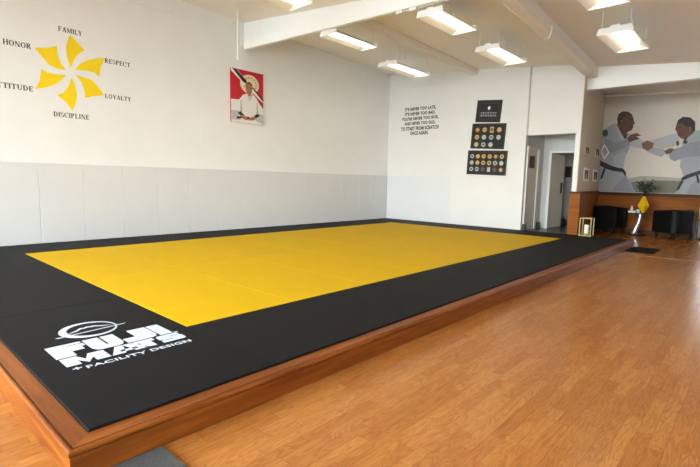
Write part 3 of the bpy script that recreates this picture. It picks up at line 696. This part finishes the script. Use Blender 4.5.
# person on the right
mp([(160,470),(185,440),(200,400),(225,386),(290,366),(290,470)], G1, RX); mp([(215,470),(235,420),(290,385),(290,470)], G2, RX)
mp([(38,216),(90,200),(140,186),(172,180),(184,205),(162,236),(110,246),(60,234)], G3, RX); mp([(60,234),(110,240),(162,228),(158,240),(110,250)], artm('uniform_warm', (196, 178, 150)), RX)
mp([(290,158),(246,174),(215,205),(200,235),(186,262),(190,310),(185,332),(196,356),(204,384),(290,356)], G1, RX)
mp([(12,238),(60,240),(115,254),(122,272),(100,290),(60,276),(26,260)], G1, RX)
mp([(132,272),(150,254),(185,245),(240,220),(290,215),(290,284),(212,290),(160,310),(140,298)], G2, RX)
mp([(170,140),(178,118),(200,102),(235,105),(258,125),(256,165),(245,182),(225,196),(206,206),(190,202),(178,190),(172,172),(164,160)], SK, RX)
mp([(172,138),(178,118),(200,102),(235,105),(258,125),(258,168),(246,178),(240,152),(216,146),(196,130),(180,134)], HR, RX)
mp([(178,150),(192,149),(192,153),(179,155)], HR, RX); mp([(178,184),(192,182),(190,187),(180,188)], HR, RX); mp([(228,150),(238,148),(238,166),(230,168)], SK2, RX)
mp([(206,206),(226,194),(214,212),(196,236)], HR, RX)
mp([(8,226),(34,212),(66,226),(60,247),(36,260),(14,250)], SK2, RX); mp([(114,262),(138,248),(160,252),(150,268),(124,278)], SK, RX)
mp([(168,218),(182,212),(184,232),(172,240)], artm('navy_patch', (58, 56, 70)), RX); mp([(206,216),(222,212),(222,226),(208,230)], artm('navy_patch', (58, 56, 70)), RX)
mp([(194,386),(220,372),(290,348),(290,366),(226,388),(196,402)], BL, RX); mp([(194,396),(204,402),(184,440),(168,444)], BL, RX); mp([(262,375),(272,372),(278,410),(268,410)], BL, RX)
b.build('printed_cloth', sh)
# white diamond-shaped frame hanging at the left edge of the shade
hA = at('y', MY-.03, 604.5, 152)
b = MB(); o4 = [(-.10, .02), (-.02, .22), (.12, -.02), (.0, -.20)]
for i in range(4):
    p, q = o4[i], o4[(i+1) % 4]
    b.hexa([(p[0], 0, p[1]), (q[0], 0, q[1]), (q[0]*.72, 0, q[1]*.72), (p[0]*.72, 0, p[1]*.72), (p[0], -.015, p[1]), (q[0], -.015, q[1]), (q[0]*.72, -.015, q[1]*.72), (p[0]*.72, -.015, p[1]*.72)], M_WHITE)
tag(b.build('diamond_frame', None, (hA.x, MY-.008, hA.z)), 'small open white diamond frame at the left edge of the printed shade', 'ornament')

# ------------------------------------------------------------------ lobby furniture
def tub_chair(loc, rz, label, w=.66, d=.60):
    t = thing('armchair', label, 'armchair', loc, rz, 'black armchairs in the lobby')
    H_, lg_ = .70, .15; th = .11
    # U-shaped shell: arms sweep into the back, top dips slightly towards the front
    path = []
    n = 10; r = .16
    path.append((-w/2, -d/2))
    path += [(-w/2+r-r*math.cos(a), d/2-r+r*math.sin(a)) for a in [PI/2*i/n for i in range(n+1)]]
    path += [(w/2-r+r*math.sin(a), d/2-r+r*math.cos(a)) for a in [PI/2*i/n for i in range(n+1)]]
    path.append((w/2, -d/2))
    b = MB(); vs = []
    for i, (x, y) in enumerate(path):
        s = 1-th/(w/2); s2 = 1-th/(d/2)
        xi, yi = x*s, (y*s2 if y > 0 else y)
        top = H_-.05*max(0, (d/2-.1-y)/d)
        vs += [(x, y, lg_), (x, y, top-.02), ((x+xi)/2, (y+yi)/2, top), (xi, yi, top-.02), (xi, yi, lg_)]
    m = len(path); fs = [(i*5+k, i*5+(k+1) % 5, (i+1)*5+(k+1) % 5, (i+1)*5+k) for i in range(m-1) for k in range(5)]
    fs += [(0,1,2,3,4), tuple((m-1)*5+k for k in (4,3,2,1,0))]
    b.add(vs, fs, M_LEATH, False); b.build('shell', t, bevel=.012)
    b = MB(); b.box(-w/2+th+.004, w/2-th-.004, -d/2+.01, d/2-th-.01, lg_+.01, lg_+.13, M_LEATH); b.build('seat_base', t, bevel=.015)
    b = MB(); b.box(-w/2+th+.006, w/2-th-.006, -d/2-.005, d/2-th-.012, lg_+.132, lg_+.27, M_LEATH); b.build('seat_cushion', t, bevel=.035, seg=4)
    for sx in (-1, 1):
        for sy in (-1, 1):
            b = MB(); x, y = sx*(w/2-.07), sy*(d/2-.08)
            b.hexa([(x-.016,y-.016,0),(x+.016,y-.016,0),(x+.016,y+.016,0),(x-.016,y+.016,0),(x-.026,y-.026,lg_+.01),(x+.026,y-.026,lg_+.01),(x+.026,y+.026,lg_+.01),(x-.026,y+.026,lg_+.01)], M_DKWOOD); b.build('leg', t)
    return t
tub_chair((5.11, 12.75, FL), math.radians(78), 'black leather tub armchair left of the table, by the lantern')
tub_chair((6.55, 12.55, FL), math.radians(-120), 'black leather tub armchair right of the table with yellow vase')

# occasional table with curved chrome stem
T0 = Vector((5.76, 12.75, FL))
tb = thing('side_table', 'small glass-topped table on a curved chrome stem between armchairs', 'table', T0)
b = MB(); b.lathe([(0,0),(.20,0),(.21,.012),(.19,.022),(.05,.03),(0,.032)], M_BLACK, 32); b.build('base', tb)
b = MB(); b.tube([(-.05,0,.028),(-.055,0,.07),(-.02,0,.18),(.02,0,.30),(.045,0,.42),(.05,0,.545)], [.085,.07,.062,.056,.052,.055], M_CHROME, 18); b.build('stem', tb)
b = MB(); b.lathe([(0,.545),(.27,.545),(.275,.552),(.27,.56),(0,.56)], mat('smoked_glass_top', (70, 62, 54), .08, spec=.6), 40, (.04, 0, 0)); b.build('table_top', tb)
TZ = FL+.56
b = MB()
vp = [(.018, 0), (.035, .004), (.128, .19), (.035, .40), (.03, .42), (.02, .42)]
n = 4
for i in range(len(vp)-1):
    vs = [(r*math.cos(PI/2*k+.35), r*math.sin(PI/2*k+.35), z) for r, z in (vp[i], vp[i+1]) for k in range(4)]
    b.add(vs, [(k, (k+1) % 4, 4+(k+1) % 4, 4+k) for k in range(4)], M_VASE)
b.add([(.018*math.cos(PI/2*k+.35), .018*math.sin(PI/2*k+.35), 0) for k in range(4)], [(0,1,2,3)], M_VASE)
vs_ = thing('vase', 'yellow diamond-shaped faceted vase on the glass table with dark branches', 'vase', (T0.x+.10, T0.y-.02, TZ))
b.build('body', vs_, bevel=.006)
b = MB(); b.lathe([(.022,.42),(.045,.455),(.05,.47),(.04,.465),(.02,.43)], M_BLACK, 12); b.build('neck', vs_)
pl = thing('branches', 'dark leafy branches standing in the yellow vase', 'plant', (T0.x+.10, T0.y-.02, TZ+.425))
b = MB(); lf = MB()
for i in range(13):
    a = 2*PI*i/13+random.uniform(-.2, .2); L_ = random.uniform(.16, .33); sp = random.uniform(.12, .30)
    pts = [(0, 0, 0)]
    for k in range(1, 6):
        f = k/5; pts.append((math.cos(a)*sp*f**1.3, math.sin(a)*sp*f**1.3*.5, .03+L_*f**.75))
    b.tube(pts, [.006,.006,.005,.004,.003,.002], M_TWIG, 5)
    for k in range(2, 6):
        for j in range(3):
            c = Vector(pts[k])+Vector((random.uniform(-.05, .05), random.uniform(-.04, .04), random.uniform(-.05, .04)))
            dv = Vector((random.uniform(-1, 1), random.uniform(-.6, .6), random.uniform(-.3, .8))).normalized(); sd = dv.cross(Vector((.2, 1, .1))).normalized()
            l = random.uniform(.04, .065); w = l*.32
            lf.add([c, c+dv*l*.5+sd*w, c+dv*l, c+dv*l*.5-sd*w], [(0,1,2),(0,2,3)], M_LEAF)
b.build('stems', pl); lf.build('leaves', pl)
b = MB(); b.box(-.09, .07, -.05, .05, 0, .05, M_WHITE)
tag(b.build('box', None, (T0.x-.12, T0.y-.05, TZ), .1, .006), 'low white box on the left side of the glass table', 'box')
b = MB(); b.lathe([(0,0),(.03,0),(.032,.07),(.016,.09),(.014,.12),(.017,.125),(0,.125)], M_CANDLE, 16)
tag(b.build('bottle', None, (T0.x-.14, T0.y-.05, TZ+.05)), 'small pale bottle standing on the white box', 'bottle')
b = MB(); b.lathe([(0,0),(.04,0),(.05,.09),(.046,.09),(.036,.008),(0,.008)], mat('pale_glass_cup', (200, 205, 205), .2), 16)
tag(b.build('cup', None, (T0.x+.02, T0.y-.15, TZ)), 'pale cup on the glass table next to the yellow vase', 'cup')

# end table behind the right armchair
et = thing('end_table', 'small dark wooden end table right of the right armchair', 'table', (7.0, 13.12, FL))
b = MB(); b.box(-.11, .11, -.2, .2, .43, .46, M_DKWOOD); b.build('top', et, bevel=.004)
for sx in (-1, 1):
    for sy in (-1, 1):
        b = MB(); b.box(sx*.08-.018, sx*.08+.018, sy*.16-.018, sy*.16+.018, 0, .43, M_DKWOOD); b.build('leg', et)
# dark rounded stand with chrome ball at the far right edge
st = thing('floor_stand', 'dark stand with a round chrome weight at the right edge by the glass door', 'stand', (7.12, 12.75, FL))
b = MB(); b.lathe([(0,0),(.12,0),(.13,.02),(.03,.05),(.02,.1),(.02,.55),(0,.56)], M_BLACK, 20); b.build('post', st)
b = MB(); b.lathe([(.085*math.sin(PI*i/12), .2-.085*math.cos(PI*i/12)) for i in range(13)], M_CHROME, 20); b.build('ball', st)
b = MB(); b.lathe([(0,.5),(.09,.5),(.1,.56),(.09,.66),(0,.68)], mat('navy_fabric', (40, 44, 62), .7), 20); b.build('pad', st)

# lantern on the mat corner
lt = thing('lantern', 'square pale-gold frame lantern with white candle on the far mat corner', 'lantern', (5.375, D-.12, 0))
e = .008; w = .105; hh = .39
for sx in (-1, 1):
    for sy in (-1, 1):
        b = MB(); b.box(sx*w-e, sx*w+e, sy*w-e, sy*w+e, 0, hh, M_LANT); b.build('post', lt)
for z, nm in ((0.012, 'base_rim'), (hh-2*e, 'top_rim')):
    b = MB()
    for s in (-1, 1): b.box(-w+e, w-e, s*w-e, s*w+e, z, z+2*e, M_LANT); b.box(s*w-e, s*w+e, -w+e, w-e, z, z+2*e, M_LANT)
    b.build(nm, lt)
b = MB(); b.box(-w+e, w-e, -w+e, w-e, .018, .028, mat('lantern_floor', (190, 170, 40), .4, var=.05)); b.build('base_plate', lt)
b = MB(); b.lathe([(0,.06),(.045,.06),(.047,.065),(.047,.24),(.042,.246),(0,.243)], M_CANDLE, 20); b.tube([(0,0,.243),(0,0,.258)], .003, M_BLACK, 6)
cn = tag(b.build('candle', None, (5.375, D-.12, 0)), 'white pillar candle inside the gold frame lantern', 'candle')
b = MB(); b.lathe([(0,.028),(.05,.028),(.055,.06),(0,.06)], M_LANT, 20); b.build('candle_holder', lt)

# rugs
b = MB(); b.box(0, .46, 0, .84, 0, .012, M_DMAT)
tag(b.build('doormat', None, (6.225, 9.18, FL), 0, .003), 'black doormat on the wood floor at the far end of the platform', 'mat')
b = MB(); b.box(0, 1.1, 0, .85, 0, .014, M_CARPET)
tag(b.build('rug', None, (WM+TW+.004, -.59, FL), 0, .004), 'grey carpet runner at the near corner of the platform', 'rug')

# ------------------------------------------------------------------ daylight
SKY = 24.
wd = bpy.data.worlds.new('sky'); S.world = wd; wd.use_nodes = True; nt = wd.node_tree
bgn = nt.nodes['Background']
tc = nd(nt, 'ShaderNodeTexCoord'); sp = nd(nt, 'ShaderNodeSeparateXYZ'); nt.links.new(tc.outputs['Generated'], sp.inputs[0])
rp = nd(nt, 'ShaderNodeValToRGB'); rp.color_ramp.elements[0].position = .0; rp.color_ramp.elements[1].position = .8
rp.color_ramp.elements[0].color = (.94, .98, 1., 1); rp.color_ramp.elements[1].color = (.74, .86, 1., 1)
nt.links.new(sp.outputs[2], rp.inputs[0]); nt.links.new(rp.outputs[0], bgn.inputs[0]); 
# the front of the shop faces the bright side of the sky, the lobby's glazed door the dull side
mr = nd(nt, 'ShaderNodeMapRange'); mr.inputs['From Min'].default_value = -.3; mr.inputs['From Max'].default_value = .5
mr.inputs['To Min'].default_value = SKY; mr.inputs['To Max'].default_value = SKY*.09
nt.links.new(sp.outputs[1], mr.inputs['Value']); nt.links.new(mr.outputs[0], bgn.inputs[1])
def portal(name, x0, x1, z0, z1, y, facing):
    l = bpy.data.lights.new(name, 'AREA'); l.shape = 'RECTANGLE'; l.size = x1-x0; l.size_y = z1-z0
    l.cycles.is_portal = True
    o = bpy.data.objects.new(name, l); COL.objects.link(o); o.location = ((x0+x1)/2, y, (z0+z1)/2)
    o.rotation_euler = (PI/2 if facing > 0 else -PI/2, 0, 0)
for i, (a, c) in enumerate(WIN): portal('window_portal', a, c, WZ0, WZ1, YF-.16, 1)
portal('door_portal', DX0, DX1, FL, 2.15, BACK+.12, -1)

S.view_settings.view_transform = 'Standard'; S.view_settings.look = 'None'; S.view_settings.gamma = 1
S.view_settings.use_curve_mapping = False; S.view_settings.exposure = .62
